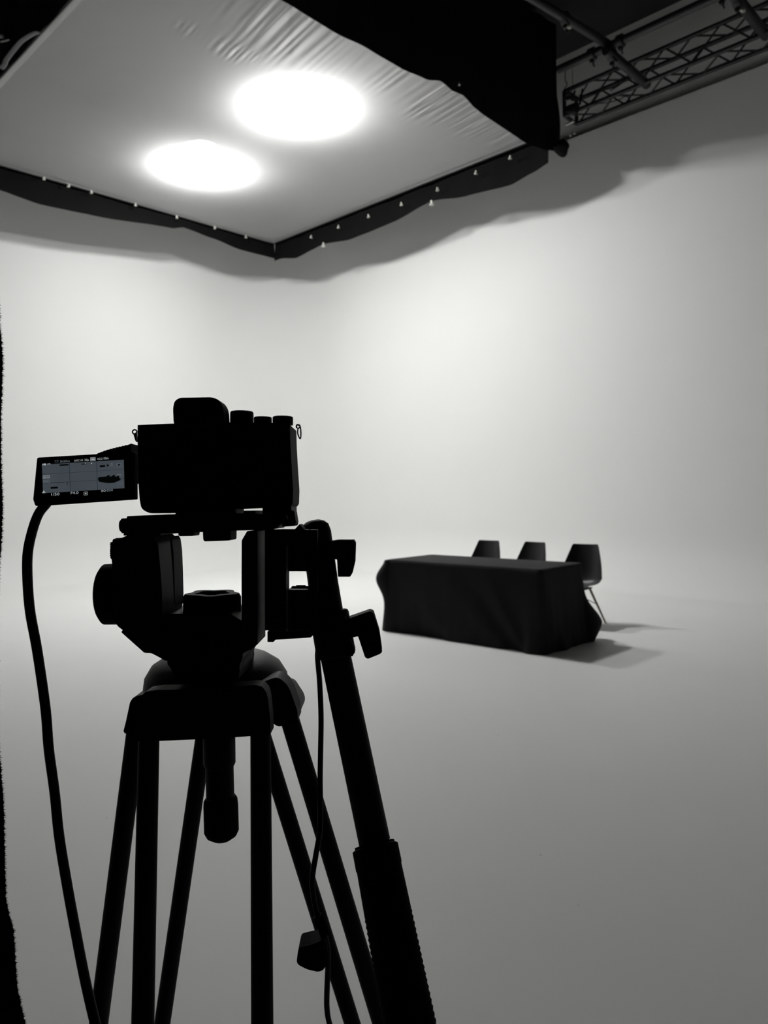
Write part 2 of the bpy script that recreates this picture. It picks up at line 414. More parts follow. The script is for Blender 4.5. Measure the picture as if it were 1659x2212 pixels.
# ------------------------------------------------------------------ ceiling pipes and truss
GZ = 6.94
def pipe(p, q, r, label, clamps=()):
    t = thing('ceiling_pipe', label, 'pipe', (Vector(p) + Vector(q)) / 2, 'pipes of the overhead grid')
    obj('tube', tube(p, q, r, bev=.004), M_truss, t)
    for c, m_ in clamps:
        c = Vector(c)
        b = join(tube(c - Vector((0, .04, 0)), c + Vector((0, .04, 0)), r * 1.5, n=16, bev=.006),
                 box(c - Vector((0, 0, r * 1.7)), (.05, .05, .05), None, .006), tube(c - Vector((.0, 0, r * 1.7)), c - Vector((-.02, .02, r * 3.1)), .010, n=10))
        obj('clamp', b, M_truss, t)
        if m_ is M_chrome: obj('bolt', tube(c - Vector((-.005, .03, r * 2.0)), c - Vector((.01, .07, r * 2.6)), .018, n=12, bev=.003), M_tie, t, label='bright bolt end')
    return t
pipe((8.78, -4.9, GZ), (8.78, 5.12, GZ), .050, 'long black ceiling pipe running above and parallel to the truss', [((8.78, 4.25, GZ), M_truss), ((8.78, 4.63, GZ), M_truss), ((8.78, 3.05, GZ), M_truss)])
pipe((8.70, 4.40, GZ - .08), (9.86, 4.40, GZ - .06), .059, 'short thick pipe bridging from the long pipe to the truss, nearer the black skirt', [((8.86, 4.40, GZ - .08), M_truss)])
pipe((8.70, 2.91, GZ - .08), (9.86, 2.91, GZ - .06), .059, 'short thick pipe bridging from the long pipe to the truss, at upper right corner', [((8.87, 2.91, GZ - .09), M_chrome)])
pipe((6.01, 4.79, GZ + .04), (8.88, 4.41, GZ + .04), .052, 'slanting black pipe reaching from the black skirt corner to the long pipe', [((7.97, 4.54, GZ + .04), M_chrome)])

TA, TZ, TS = 9.74, 1.45 + 5.40, .344
t = thing('lighting_truss', 'black box lighting truss with crossed braces hanging above the white wall', 'truss', (TA + TS / 2, 2, TZ))
B_END, B_START = 5.58, -4.9
for da, dz in ((0, 0), (TS, 0), (0, TS), (TS, TS)):
    obj('chord', tube((TA + da, B_START, TZ + dz), (TA + da, B_END, TZ + dz), .030, n=16), M_truss, t)
pitch_b = .75; nseg = 11
for face, ((a0, z0), (a1, z1), ph) in enumerate((((0, 0), (TS, 0), 0), ((0, TS), (TS, TS), .5), ((0, 0), (0, TS), .5), ((TS, 0), (TS, TS), 0))):
    for k in range(22):
        b_a = B_END - .04 - k * .358
        b_b = b_a - .358
        lohi = (k + int(ph * 2)) % 2
        p = (TA + (a0, a1)[lohi], b_a, TZ + (z0, z1)[lohi]); q = (TA + (a0, a1)[1 - lohi], b_b, TZ + (z0, z1)[1 - lohi])
        obj('brace', tube(p, q, .0125, n=8), M_truss, t)
for (p, q) in (((0, 0), (TS, 0)), ((0, TS), (TS, TS)), ((0, 0), (0, TS)), ((TS, 0), (TS, TS))):
    obj('end_bar', tube((TA + p[0], B_END, TZ + p[1]), (TA + q[0], B_END, TZ + q[1]), .028, n=10), M_truss, t)
for zz in ((-3.5), (1.2)):
    obj('hanger', tube((TA + TS / 2, zz, TZ + TS), (TA + TS / 2, zz, Z_CEIL), .012, n=8), M_truss, t)
# fixture clamped at the end of the truss
fx = thing('spotlight', 'small dark spotlight clamped to the end of the truss beside the black skirt', 'spotlight', (TA - .05, 5.4, TZ))
c = on_plane(1236, 232, 0, TA - .1)
obj('housing', join(tube(c + Vector((0, .08, 0)), c - Vector((0, .08, .03)), .05, .07, bev=.01)), M_metal, fx)
obj('yoke', join(tube(c + Vector((.0, 0, .1)), c + Vector((.08, .0, .26)), .014, n=10), tube(c + Vector((.0, -.12, .0)), c + Vector((.08, -.12, .24)), .014, n=10)), M_metal, fx)
obj('barn_door', box(on_plane(1231, 211, 0, TA - .12), (.012, .17, .05), Matrix.Rotation(.2, 3, 'X'), .003), M_chrome, fx, label='bright metal flap')
p0, p1 = on_plane(1222, 270, 0, TA - .05), on_plane(1240, 261, 0, TA - .05)
obj('bracket', tube(p0, p1, .016, n=12, bev=.003), M_chrome, fx, label='bright metal tube')
for x, y in ((1232, 294), (1241, 290)):
    tag(obj('hook', join(tube(on_plane(x, y, 0, TA + TS), on_plane(x, y - 4, 0, TA + TS), .014, n=10, bev=.003), tube(on_plane(x, y - 4, 0, TA + TS), on_plane(x, y - 14, 0, TA + TS), .006, n=8)), M_tie),
        'tiny pale hook hanging beneath the truss end, ' + ('left one' if x < 1235 else 'right one'), 'hook', 'hooks under the truss end')
# loose wires
def wire(pxs, plane, r, label):
    pts = [on_plane(x, y, 0, plane) for x, y in pxs]
    tag(obj('rigging_wire', cable(pts, r, 8, 5), M_cable), label, 'wire')
wire([(1222, 146), (1221, 172), (1225, 182), (1220, 192), (1224, 204)], 9.64, .007, 'kinked black wire hanging down beside the black skirt above the truss end')
wire([(1236, 150), (1237, 178), (1235, 203)], 9.64, .004, 'thin straight wire hanging beside the kinked wire above the truss end')
wire([(1250, 206), (1275, 205), (1300, 196), (1330, 187), (1338, 176), (1346, 166), (1350, 172), (1340, 182), (1328, 190), (1318, 196)], 9.55, .008, 'looped black wire tangled through the top of the truss')
wire([(1285, 224), (1310, 222), (1335, 216), (1352, 208), (1360, 215), (1352, 226), (1342, 222)], 9.7, .007, 'black wire curling below the middle of the truss')

# ------------------------------------------------------------------ table and cloth
TC = Vector((6.07, 4.50)); TL, TW = 1.87, .72       # length along y, width along x
tb = thing('folding_table', 'folding table hidden under the floor-length black cloth', 'table', (TC.x, TC.y, 0))
obj('tabletop', box((TC.x, TC.y, .73), (TW - .02, TL - .02, .03), None, .006), M_metal, tb)
for sx in (-1, 1):
    for sy in (-1, 1):
        obj('leg', tube((TC.x + sx * .28, TC.y + sy * .75, 0), (TC.x + sx * .28, TC.y + sy * .75, .716), .014), M_metal, tb)
def tablecloth():
    bm = bmesh.new(); hx, hy, rc = TW / 2, TL / 2, .035
    # perimeter, counterclockwise from near-right corner
    per = []
    def seg(p, q, n, nrm):
        for i in range(n): per.append((p + (q - p) * i / n, nrm))
    def arc(c, a0, n):
        for i in range(n):
            a = a0 + PI / 2 * i / n; d = Vector((math.cos(a), math.sin(a))); per.append((c + d * rc, d))
    V2 = lambda x, y: Vector((x, y))
    seg(V2(hx - rc, hy), V2(-hx + rc, hy), 36, V2(0, 1)); arc(V2(-hx + rc, hy - rc), PI / 2, 14)
    seg(V2(-hx, hy - rc), V2(-hx, -hy + rc), 110, V2(-1, 0)); arc(V2(-hx + rc, -hy + rc), PI, 14)
    seg(V2(-hx + rc, -hy), V2(hx - rc, -hy), 44, V2(0, -1)); arc(V2(hx - rc, -hy + rc), 1.5 * PI, 14)
    seg(V2(hx, -hy + rc), V2(hx, hy - rc), 110, V2(1, 0)); arc(V2(hx - rc, hy - rc), 0, 14)
    N = len(per); rows = []; m = 34; s = 0; arcl = []
    for i in range(N): arcl.append(s); s += (per[(i + 1) % N][0] - per[i][0]).length
    for i in range(N):
        p, n = per[i]; row = []; L = arcl[i]
        gx, gy = p.x / hx, p.y / hy
        for j in range(m + 1):
            t = j / m; z = .752 * (1 - t) + .004 * t
            if j == 0: off = 0
            else: off = .012
            dn = t ** 1.2
            cz = math.exp(-((gx + 1) / .45) ** 2) * math.exp(-((gy + 1) / .16) ** 2); fold = (.010 + .030 * cz) * math.sin(L * 17 + 1.2 * math.sin(L * 5) - 1.5 * t) * dn + .004 * math.sin(L * 41 + 2.0) * dn + .035 * math.sin(L * 5.3 + .4 - 2.0 * t) * dn
            off += .015 * t + fold * .62 + .02 * t
            # diagonal sag folds on the long front face
            if n.x < -.9: off += .022 * math.exp(-((gy + .15 + .9 * (t - .5)) / .13) ** 2) * t + .035 * math.exp(-((gy + .62 + .5 * (t - .6)) / .09) ** 2) * t - .02 * math.exp(-((gy + .45 + .7 * (t - .6)) / .09) ** 2) * t + .02 * math.exp(-((gy - .45 + .8 * (t - .5)) / .12) ** 2) * t
            # corners flare
            cf = max(0, (abs(gx) - .55) / .45) * max(0, (abs(gy) - .8) / .2)
            off += .05 * cf * t * (1 - .4 * t)
            # far right corner kicks out towards the chair
            if n.x > 0 and p.y < 0: off += .15 * max(0, n.x) * max(0, (-gy - .78) / .22) ** 1.2 * 1.5 * math.exp(-((t - .74) / .26) ** 2) * min(1, t * 1.3)
            # left end bulges out at a third of its drop
            if n.y > .5 or (gy > .93 and gx < -.6):
                off += .19 * math.exp(-((t - .27) / .22) ** 2) * (1 - .5 * abs(gx + .4)) * max(0, n.y)
            if gy < -.85 and gx < .3: off += .05 * max(0, t - .75) * 3 * (0.6 + .4 * math.sin(L * 23))
            x = p.x + n.x * off; y = p.y + n.y * off
            if j == 0: x, y = p.x, p.y
            elif j == 1: z = .742
            row.append(bm.verts.new((TC.x + x, TC.y + y, max(z, .003))))
        rows.append(row)
    for i in range(N):
        a, b = rows[i], rows[(i + 1) % N]
        for k in range(m): bm.faces.new((a[k], b[k], b[k + 1], a[k + 1]))
    ctr = [bm.verts.new((TC.x + per[i][0].x * .97, TC.y + per[i][0].y * .985, .7535)) for i in range(N)]
    for i in range(N): bm.faces.new((rows[i][0], ctr[i], ctr[(i + 1) % N], rows[(i + 1) % N][0]))
    bm.faces.new(ctr)
    return bm
tag(obj('tablecloth', tablecloth(), M_cloth, angle=60), 'black cloth draped to the floor over the long table', 'tablecloth')

# ------------------------------------------------------------------ chairs
def shell_bm():
    tab = [(-.215, .425, .185, 0), (-.17, .443, .212, .005), (-.08, .428, .225, .02), (.05, .408, .230, .05), (.14, .412, .236, .085), (.20, .445, .238, .10),
           (.232, .52, .234, .105), (.252, .62, .215, .085), (.268, .72, .187, .06), (.282, .80, .162, .045), (.29, .85, .150, .035)]
    ctr = smooth_path([Vector((x, 0, z)) for x, z, w, l in tab], 5); par = smooth_path([Vector((w, l, 0)) for x, z, w, l in tab], 5)
    bm = bmesh.new(); NU = 24; rows = []
    for j, (c, q) in enumerate(zip(ctr, par)):
        t = (ctr[min(j + 1, len(ctr) - 1)] - ctr[max(j - 1, 0)]).normalized(); nrm = Vector((-t.z, 0, t.x))
        row = []
        for i in range(NU + 1):
            u = -1 + 2 * i / NU; e = 1.0
            k = min(j, len(ctr) - 1 - j); 
            if k < 4: e = 1 - .09 * ((4 - k) / 4) ** 2
            p = c + nrm * (q.y * abs(u) ** 2.4) + Vector((0, u * q.x * e, 0)); row.append(bm.verts.new(p))
        rows.append(row)
    for a, b in zip(rows, rows[1:]):
        for k in range(NU): bm.faces.new((a[k], b[k], b[k + 1], a[k + 1]))
    bmesh.ops.recalc_face_normals(bm, faces=bm.faces[:])
    bmesh.ops.solidify(bm, geom=bm.faces[:], thickness=.007)
    return bm
def make_chair():
    t = thing('shell_chair', '', 'chair', (0, 0, 0), 'shell chairs behind the black table')
    obj('seat_shell', shell_bm(), M_shell, t, angle=60)
    for sx in (-1, 1):
        for sy in (-1, 1):
            top = Vector((.02 + sx * .10, sy * .10, .385)); bot = Vector((.02 + sx * .225, sy * .225, 0))
            obj('leg', tube(bot, top, .009, .014, n=12), M_wood, t, label='slim pale wooden leg')
    obj('leg_frame', join(box((.02, 0, .392), (.26, .24, .012), None, .003),
        cable([(-.12, -.15, .22), (.02, 0, .30), (.16, .15, .22)], .004, 8), cable([(-.12, .15, .22), (.02, 0, .30), (.16, -.15, .22)], .004, 8)), M_metal, t)
    return t
ch0 = make_chair()
def dup(r0):
    r = r0.copy(); COL.objects.link(r)
    for c in list(r0.children):
        d = c.copy(); COL.objects.link(d); d.parent = r
    return r
spots = [(7.17, 4.04, .10, 'black moulded shell chair behind the table end, its side and one pale leg showing'),
         (7.20, 4.75, -.10, 'black moulded shell chair behind the table, the middle one of three'),
         (7.20, 5.37, .04, 'black moulded shell chair behind the table, farthest from the table end with the visible leg')]
kids = [ch0, dup(ch0), dup(ch0)]
for r, (x, y, a, lb) in zip(kids, spots):
    r.location = (x, y, 0); r.rotation_euler = (0, 0, a); r['label'] = lb

# ------------------------------------------------------------------ black curtain at the left edge of view
def curtain():
    tab = [(-900, -14), (300, -12), (600, -6), (700, 0), (745, 4), (775, 6), (850, 4.5), (900, 2.5), (1000, 3), (1100, 6), (1180, 3), (1220, -1), (1300, -5), (1600, -4), (1645, 1), (1662, 3),
           (1760, 9), (1850, 10.5), (1940, 13), (1975, 20), (2010, 30), (2060, 33), (2130, 37), (2165, 45), (2212, 55), (2400, 75), (3000, 100), (6500, 120)]
    D = .5; bm = bmesh.new(); rows = []; X0 = 0
    pys = [-5200, -3500, -2000, -1000, -400, 0, 300, 500] + [600 + 2 * i for i in range(830)] + [2300, 2500, 2800, 3300, 3900, 4600, 5300, 5720]
    n = len(pys) - 1
    for i, py in enumerate(pys):
        ex = interp(tab, py)
        if 600 < py < 2260: ex += 1.6 * (random.random() - .5) + 1.2 * math.sin(i * .9) * random.random()
        e0 = W(ex, py, D); z = max(e0.z, .005); row = []
        for j in range(41):
            u = j / 40; x = -u * 1.5
            dep = .05 * math.sin(u * 34 + .4 * math.sin(z * 2)) * min(1, u * 6) + .12 * u
            p = e0 + rt0 * x + fh * dep; row.append(bm.verts.new((p.x, p.y, z)))
        rows.append(row)
    for a, b in zip(rows, rows[1:]):
        for k in range(40): bm.faces.new((a[k], b[k], b[k + 1], a[k + 1]))
    # frayed nap along the cut edge
    for i in range(0, n, 1):
        for q in range(2):
            v = rows[i][0].co; L = random.uniform(.0006, .0020); a = random.uniform(-1.0, 1.0)
            tip = v + rt0 * L * math.cos(a) + Vector((0, 0, L * math.sin(a)))
            w = Vector((0, 0, .00022)); bk = v - rt0 * .0006
            bm.faces.new((bm.verts.new(bk - w), bm.verts.new(bk + w), bm.verts.new(tip)))
    return bm
cu = thing('drape', 'black fuzzy-edged drape hanging along the left edge of view', 'curtain', EYE + rt0 * -1 + fh * .6 + Vector((0, 0, -1.45)))
obj('cloth', curtain(), M_duv, cu, angle=0)
p = EYE + fh * .5 - rt0 * .25; q = EYE + fh * .62 - rt0 * 1.8
obj('rail', tube((p.x, p.y, 3.41), (q.x, q.y, 3.41), .02), M_truss, cu)
p = p.lerp(q, .8)
obj('stand_pole', tube((p.x, p.y, 0), (p.x, p.y, 3.41), .018), M_truss, cu)

# ------------------------------------------------------------------ tripod
D0 = .60
bx = W(455, 1500, .66)
tri = thing('tripod', 'black twin-tube video tripod with a domed bowl in the foreground', 'tripod', (bx.x, bx.y, 0), None)
def leg(px0, py0, d0, px1, py1, d1, r, zend=.06):
    a = W(px0, py0, d0); b = W(px1, py1, d1); d = b - a
    t0 = -.10
    end = a + d * ((zend - a.z) / d.z); top = a + d * t0
    mid = a + d * ((.62 - a.z) / d.z)
    return top, mid, end
legs = {'near': [(321.5, 1600, .600, 308.5, 2212, .548), (563, 1590, .600, 566.5, 2212, .548)],
        'left': [(291, 1605, .645, 213, 2212, .66), (439.5, 1598, .735, 350.5, 2212, .765)],
        'right': [(631.5, 1572, .645, 824.5, 2212, .675), (567, 1589, .735, 761.5, 2212, .765)]}
for k, (u, v) in legs.items():
    ends = []; mids = []
    for L in (u, v):
        top, mid, end = leg(*L, .008)
        obj('leg_tube', tube(top, mid, .0082, n=24), M_metal, tri)
        mids.append(mid); ends.append(end)
    m = (mids[0] + mids[1]) / 2; e = (ends[0] + ends[1]) / 2; w = (mids[1] - mids[0])
    foot = Vector((e.x, e.y, 0))
    d_ = (foot - m)
    obj('leg_clamp', join(tube(mids[0] + Vector((0, 0, .02)), mids[1] + Vector((0, 0, .02)), .016, n=16, bev=.003), tube(m + Vector((0, 0, .03)), m - Vector((0, 0, .05)), .017, n=16, bev=.003)), M_black, tri)
    obj('lower_leg', tube(m, foot + Vector((0, 0, .03)), .011, n=18), M_metal, tri)
    obj('foot', join(tube(foot, foot + Vector((0, 0, .04)), .022, .014, n=18, bev=.003)), M_rubber, tri)
# shoulders (leg castings) and bowl
sh_near = [(342.6, 1480), (315, 1484), (305, 1495), (299.6, 1515), (295.5, 1545), (290.7, 1601, 1), (344, 1601, 1), (421.6, 1597.4), (506, 1592.4), (541, 1589.7), (591.6, 1585.5, 2), (590.8, 1545), (586, 1500), (582, 1484), (573, 1472), (559, 1468.5), (539.5, 1470), (450, 1478)]
obj('leg_shoulder', slab(sh_near, .585, .603, 4, .004), M_metal, tri)
sh_left = [(330, 1462), (310, 1466), (295.5, 1472), (287, 1484), (273, 1545), (266, 1573, 1), (268, 1578.6), (274, 1583), (300, 1590), (420, 1590), (440, 1480)]
obj('leg_shoulder', slab(sh_left, .632, .70, 4, .003), M_metal, tri)
sh_right = [(560, 1462), (600, 1448), (612, 1452), (625, 1464), (634, 1480), (650, 1530), (651, 1556, 2), (610, 1570, 3), (603, 1569), (585, 1556), (560, 1500)]
obj('leg_shoulder', slab(sh_right, .632, .66, 5, .003), M_metal, tri)
sh_right2 = [(600, 1460), (624, 1463.5), (635, 1470), (656, 1506.5), (660, 1523), (658.7, 1537), (649, 1556), (610, 1560), (590, 1500)]
obj('leg_shoulder', slab(sh_right2, .662, .71, 12, .006), M_bowl, tri)
# domed bowl: surface of revolution around the tripod axis
def lathe(center, prof, n=48, sx=1.0):
    bm = bmesh.new(); rows = []
    for r, z in prof: rows.append([bm.verts.new(Vector(center) + RT * (r * math.cos(2 * PI * k / n) * sx) + fh * (r * math.sin(2 * PI * k / n)) + Vector((0, 0, z))) for k in range(n)])
    for a, b in zip(rows, rows[1:]):
        for k in range(n): bm.faces.new((a[k], a[(k + 1) % n], b[(k + 1) % n], b[k]))
    bm.faces.new(rows[0][::-1]); bm.faces.new(rows[-1]); return bm
bc = W(470, 1500, .685)
obj('bowl', lathe(bc, [(.050, -.018), (.060, -.008), (.0655, .008), (.064, .018), (.058, .028), (.048, .0345), (.036, .038), (.030, .039)], 56), M_bowl, tri, angle=60, label='charcoal grey domed bowl')
# centre clamp handle under the bowl
cx_ = 472
hp = lambda x, y: W(x, y, .665)
obj('centre_column', join(tube(hp(473, 1560), hp(474, 1655), 34.5 / F * .665, n=28, bev=.003), tube(hp(474, 1650), hp(476, 1735), 30 / F * .665, n=28)), M_metal, tri)
bm = bmesh.new()
ax = [hp(476, 1722), hp(476.5, 1728), hp(477, 1740), hp(478.5, 1795), hp(479, 1805), hp(479.2, 1813), hp(479.3, 1817)]
ring_tube(bm, ax, [x / F * .665 for x in (32, 36, 37, 37, 32, 20, 4)], 28)
obj('bowl_handle', bm, M_rubber, tri)

# ------------------------------------------------------------------ fluid head
hd0 = W(460, 1440, .64)
hd = thing('fluid_head', 'black fluid video head on the tripod with a long pan handle', 'tripod head', hd0)
obj('base', slab([(360.6, 1398), (360.6, 1423), (369, 1432), (376, 1444), (384, 1470), (545, 1470), (549, 1440), (548, 1426), (555, 1407), (556, 1385), (540, 1330), (380, 1330)], .60, .67, 4, .003), M_metal, hd)
obj('pan_housing', slab([(396, 1306), (522, 1306), (574, 1340), (573.5, 1391), (551, 1405.6), (540, 1425), (372, 1428), (358, 1418), (338, 1406), (321, 1405.6), (260, 1350), (300, 1310)], .60, .66, 4, .003), M_metal, hd)
obj('side_arm', slab([(244, 1164), (300, 1150), (364, 1152), (385, 1168), (391, 1213), (395, 1254), (397, 1295), (396, 1318), (380, 1370), (335, 1390), (262, 1350), (240, 1330), (240, 1180)], .585, .65, 5, .003), M_metal, hd)
# inner face of the left arm, curved plate catching light
obj('arm_cover', slab([(366, 1156), (380, 1164), (389, 1190), (394, 1240), (396.5, 1290), (396, 1312), (392, 1300), (386, 1240), (376, 1190)], .575, .60, 2, .001), M_metal, hd)
obj('side_arm', slab([(541, 1144.5), (522, 1164), (521.5, 1250), (522, 1345), (551, 1406), (573.5, 1391, 1), (573.5, 1144)], .595, .635, 3, .002), M_metal, hd)
# right hand block is a frame with a square opening
def frame_block(outer, hole, d0, d1):
    (x0, y0), (x1, y1) = hole
    l, r_, t_, b_ = outer
    return join(slab([(l, t_), (x0, t_), (x0, b_), (l, b_)], d0, d1, 1, .001), slab([(x1, t_), (r_, t_), (r_, b_), (x1, b_)], d0, d1, 1, .001),
                slab([(x0 - 3, t_), (x1 + 3, t_), (x1 + 3, y0), (x0 - 3, y0)], d0, d1, .5, .0005), slab([(x0 - 3, y1), (x1 + 3, y1), (x1 + 3, b_), (x0 - 3, b_)], d0, d1, .5, .0005))
obj('handle_bracket', frame_block((572, 690, 1143, 1362), ((625, 1234), (668, 1268)), .600, .622), M_metal, hd)
obj('handle_bracket', slab([(577.6, 1355), (577.6, 1387), (592, 1387), (596, 1380), (676, 1373), (690, 1355)], .600, .622, 1.5, .001), M_metal, hd)
obj('lock_ring', join(tube(W(630, 1272, .612), W(668, 1272, .612), 6.5 / F * .612, n=20, bev=.0006), tube(W(640, 1267, .612), W(660, 1267, .612), 3 / F * .612, n=12)), M_black, hd)
# drag dials on the left
def dial_x(px0, px1, py, rpx, d, teeth=0, bev=.0015, n=48):
    a = W(px0, py, d); b = W(px1, py - (px1 - px0) * .03, d); bm = bmesh.new(); r = rpx / F * d; q = (b - a).normalized() * bev
    ring_tube(bm, [a, a + q * .12, a + q * .4, a + q, b], [r * .62, r * .75, r - bev * .9, r - bev * .1, r], n if not teeth else teeth * 4)
    if teeth:
        ax_ = (b - a).normalized()
        for i, v in enumerate(bm.verts):
            k = i % (teeth * 4)
            if k % 4 < 2:
                o = v.co - a; rad = o - ax_ * o.dot(ax_); v.co -= rad.normalized() * .0014
    return bm
# the lower large drag dial faces left; it is a disc seen edge-on
obj('drag_dial', dial_x(219, 270, 1284, 66, .615, 0, .0035), M_rubber, hd)
obj('drag_dial', dial_x(247, 300, 1193, 31, .605, 12, .001), M_rubber, hd)
pp = []
for i in range(7): pp += [(236.5, 1172 + i * 4.6), (240.5, 1174.3 + i * 4.6)]
obj('dial_teeth', slab([(246, 1170)] + pp + [(246, 1204)], .598, .602, .3, .0003), M_rubber, hd)
# centre star knob between the arms
def star(center, r, h, lobes=5, n=60):
    bm = bmesh.new(); rows = []
    for rr, z in ((.9, 0), (1, .15 * h), (1, .85 * h), (.94, h), (.62, h), (.55, h * .8), (.01, h * .8)):
        row = []
        for k in range(n):
            a = 2 * PI * k / n; q = r * rr * (1 + (.12 * math.cos(lobes * a + .9) if rr > .6 else 0))
            row.append(bm.verts.new(Vector(center) + RT * q * math.cos(a) + fh * q * math.sin(a) + Vector((0, 0, z))))
        rows.append(row)
    for a, b in zip(rows, rows[1:]):
        for k in range(n): bm.faces.new((a[k], a[(k + 1) % n], b[(k + 1) % n], b[k]))
    bm.faces.new(rows[0][::-1]); bm.faces.new(rows[-1]); return bm
kc = W(460.5, 1325, .632)
obj('tension_knob', star(kc, .0222, .0175), M_black, hd, label='five-lobed black knob')
# plate and clamp beneath the camera
obj('sliding_plate', slab([(276, 1114), (379, 1110.5), (500, 1108), (642, 1112), (644, 1120), (610, 1143), (541, 1145), (434, 1149.5), (364, 1151.5), (360, 1156), (266, 1157)], .585, .66, 2, .0015), M_metal, hd)
obj('plate_knob', dial_x(260.5, 278, 1136, 16.5, .60, 0, .0015), M_rubber, hd)
obj('plate_lock', slab([(385, 1148), (432, 1146), (431, 1156), (427, 1158), (390, 1158.5), (385, 1155)], .59, .61, 1.5, .0006), M_metal, hd)
obj('plate_lock', slab([(438, 1146), (511.5, 1144), (511, 1165), (508, 1167.5), (443, 1169.5), (439, 1166)], .59, .615, 1.5, .0006), M_metal, hd)
obj('clamp_jaw', slab([(608, 1108), (634, 1102), (641, 1104), (645, 1128), (643, 1136), (611, 1138), (605, 1120)], .60, .62, 2, .001), M_metal, hd)
obj('head_cap', slab([(600, 1143), (640, 1143), (652, 1131), (664, 1145), (664, 1180), (600, 1180)], .60, .62, 1, .001), M_metal, hd)
# pan handle
hA = W(684, 1147, .632); hB = W(724, 1413, .622); hC = W(809, 1818, .592); hE = W(914, 2360, .515)
bm = bmesh.new()
ring_tube(bm, [W(680.5, 1122.5, .632), W(681, 1126, .632), W(681.5, 1133, .632), W(683, 1150, .632), W(698, 1260, .627), hB, hC], [.003, .0075, .0110, .0127, .0127, .0127, .0127], 32)
ph = obj('pan_handle', bm, M_metal, hd)
bm = bmesh.new()
g0 = W(809, 1823, .590); dirg = (hE - g0)
L = dirg.length; dirg.normalize()
ptsg = []; rg = []
for i in range(0, 120):
    s = L * i / 119; ptsg.append(g0 + dirg * s)
    r = .0172 if s > .017 else .0183
    if s < .0015: r = .0160
    if .017 < s: r = .0176 + (.0004 * math.sin(s * 1500) if s > .05 else 0) + .0015 * min(1, s / .15)
    rg.append(r)
ring_tube(bm, ptsg, rg, 36)
gp = obj('grip', bm, M_rubber, ph)
obj('grip_cap', tube(ptsg[-1], ptsg[-1] + dirg * .012, .020, .015, n=28, bev=.002), M_rubber, ph)
# sleeve clamps on the handle and their levers
sl0, sl1 = W(700, 1320, .625), W(722, 1420, .621)
obj('handle_clamp', tube(sl0 + RT * .004, sl1 + RT * .002, .0165, n=28, bev=.003), M_metal, hd)
obj('handle_clamp', slab([(735, 1322), (747, 1326), (752, 1344), (754, 1373), (763, 1389), (768, 1408), (764, 1418), (745, 1418), (735, 1380)], .608, .628, 2, .001), M_black, hd)
obj('clamp_lever', slab([(708, 1168), (717, 1167), (731, 1165), (766, 1165), (769.5, 1172), (768, 1213), (762, 1239.6), (758, 1246), (731, 1246), (729, 1207), (708, 1207)], .615, .632, 2, .0025), M_black, hd)
obj('clamp_lever', slab([(745, 1336), (750.6, 1332), (799, 1314.6), (807, 1317.5), (819.5, 1360.6), (825.6, 1407.7), (821.6, 1412), (795, 1424), (789, 1420), (774, 1371), (762, 1374), (748, 1362)], .612, .630, 2.5, .0025), M_black, hd)

# ------------------------------------------------------------------ mirrorless camera
cb = W(470, 1100, .625)
cm = thing('mirrorless_camera', 'black mirrorless camera with side screen flipped out, seen from behind on the tripod', 'camera', cb)
body = [(297, 918, 1), (373, 915), (500, 912), (634, 914), (640, 917, 2), (641, 956), (644, 1010), (647, 1056), (646, 1087), (642, 1094, 5), (592, 1096), (503, 1099.5), (380, 1108), (325, 1109, 12), (306, 1099, 8), (302, 1079), (299.5, 1050), (297, 956)]
obj('body', slab(body, .595, .640, 3, .003), M_black, cm)
eye = [(374, 925), (372, 884), (376, 867, 12), (389, 858.5, 10), (468, 857, 12), (484, 863, 8), (493, 877, 8), (496, 892), (498, 925)]
obj('eyecup', slab(eye, .580, .605, 8, .004), M_rubber, cm)
obj('viewfinder_hump', slab([(385, 925), (388, 878), (400, 868), (460, 866), (478, 874), (486, 925)], .603, .645, 6, .003), M_black, cm)
# lens on the far side
l0 = W(450, 1010, .640); ln = obj('lens', join(tube(l0, l0 + FW * .03, .034, n=40, bev=.002), tube(l0 + FW * .03, l0 + FW * .085, .036, n=40, bev=.003), tube(l0 + FW * .085, l0 + FW * .10, .034, n=40, bev=.002)), M_black, cm)
obj('grip', slab([(600, 930), (632, 930), (634, 1085), (598, 1088)], .640, .665, 6, .005), M_black, cm)
def knob(px0, px1, ytop, ybot, d):
    r = (px1 - px0) / 2 / F * d; xc = (px0 + px1) / 2
    a = W(xc, ybot + 6, d); h = (ybot + 6 - ytop) / F * d
    bm = bmesh.new(); n = 48; zs = [(0, 1), (h * .85, 1), (h * .97, .96), (h, .9)]
    ring_tube(bm, [a + UP * z for z, _ in zs], [r * q for _, q in zs], n)
    for i, v in enumerate(bm.verts):
        if (i % n) % 2 == 0: o = v.co - a; rad = o - UP * o.dot(UP); v.co -= rad * .012
    return bm
obj('dial', knob(497.5, 547.5, 889, 912, .625), M_metal, cm)
obj('dial', knob(548.5, 587, 901, 912, .622), M_metal, cm)
obj('dial', knob(589, 633, 900, 912, .618), M_metal, cm)
def ring(c, r, rr, nrm_u, nrm_v, n=20):
    return cable([c + nrm_u * r * math.cos(2 * PI * k / n) + nrm_v * r * math.sin(2 * PI * k / n) for k in range(n + 1)], rr, 8, 2)
lugc = W(291, 933, .615)
lg = obj('strap_lug', join(ring(lugc, .0018, .0006, RT, UP), slab([(288, 938), (296, 934), (298, 956), (294, 952)], .613, .617, .5, .0003)), M_metal, cm)
lugr = W(644, 921, .615)
lg = obj('strap_lug', ring(lugr, .0015, .0006, RT, UP), M_metal, cm)
pts = [W(x, y, .613) for x, y in ((643, 920), (648, 920), (650, 935), (649, 947), (646, 944), (643, 935), (644, 925))]
obj('strap_ring', cable(pts, .0006, 8, 6), M_chrome, lg)
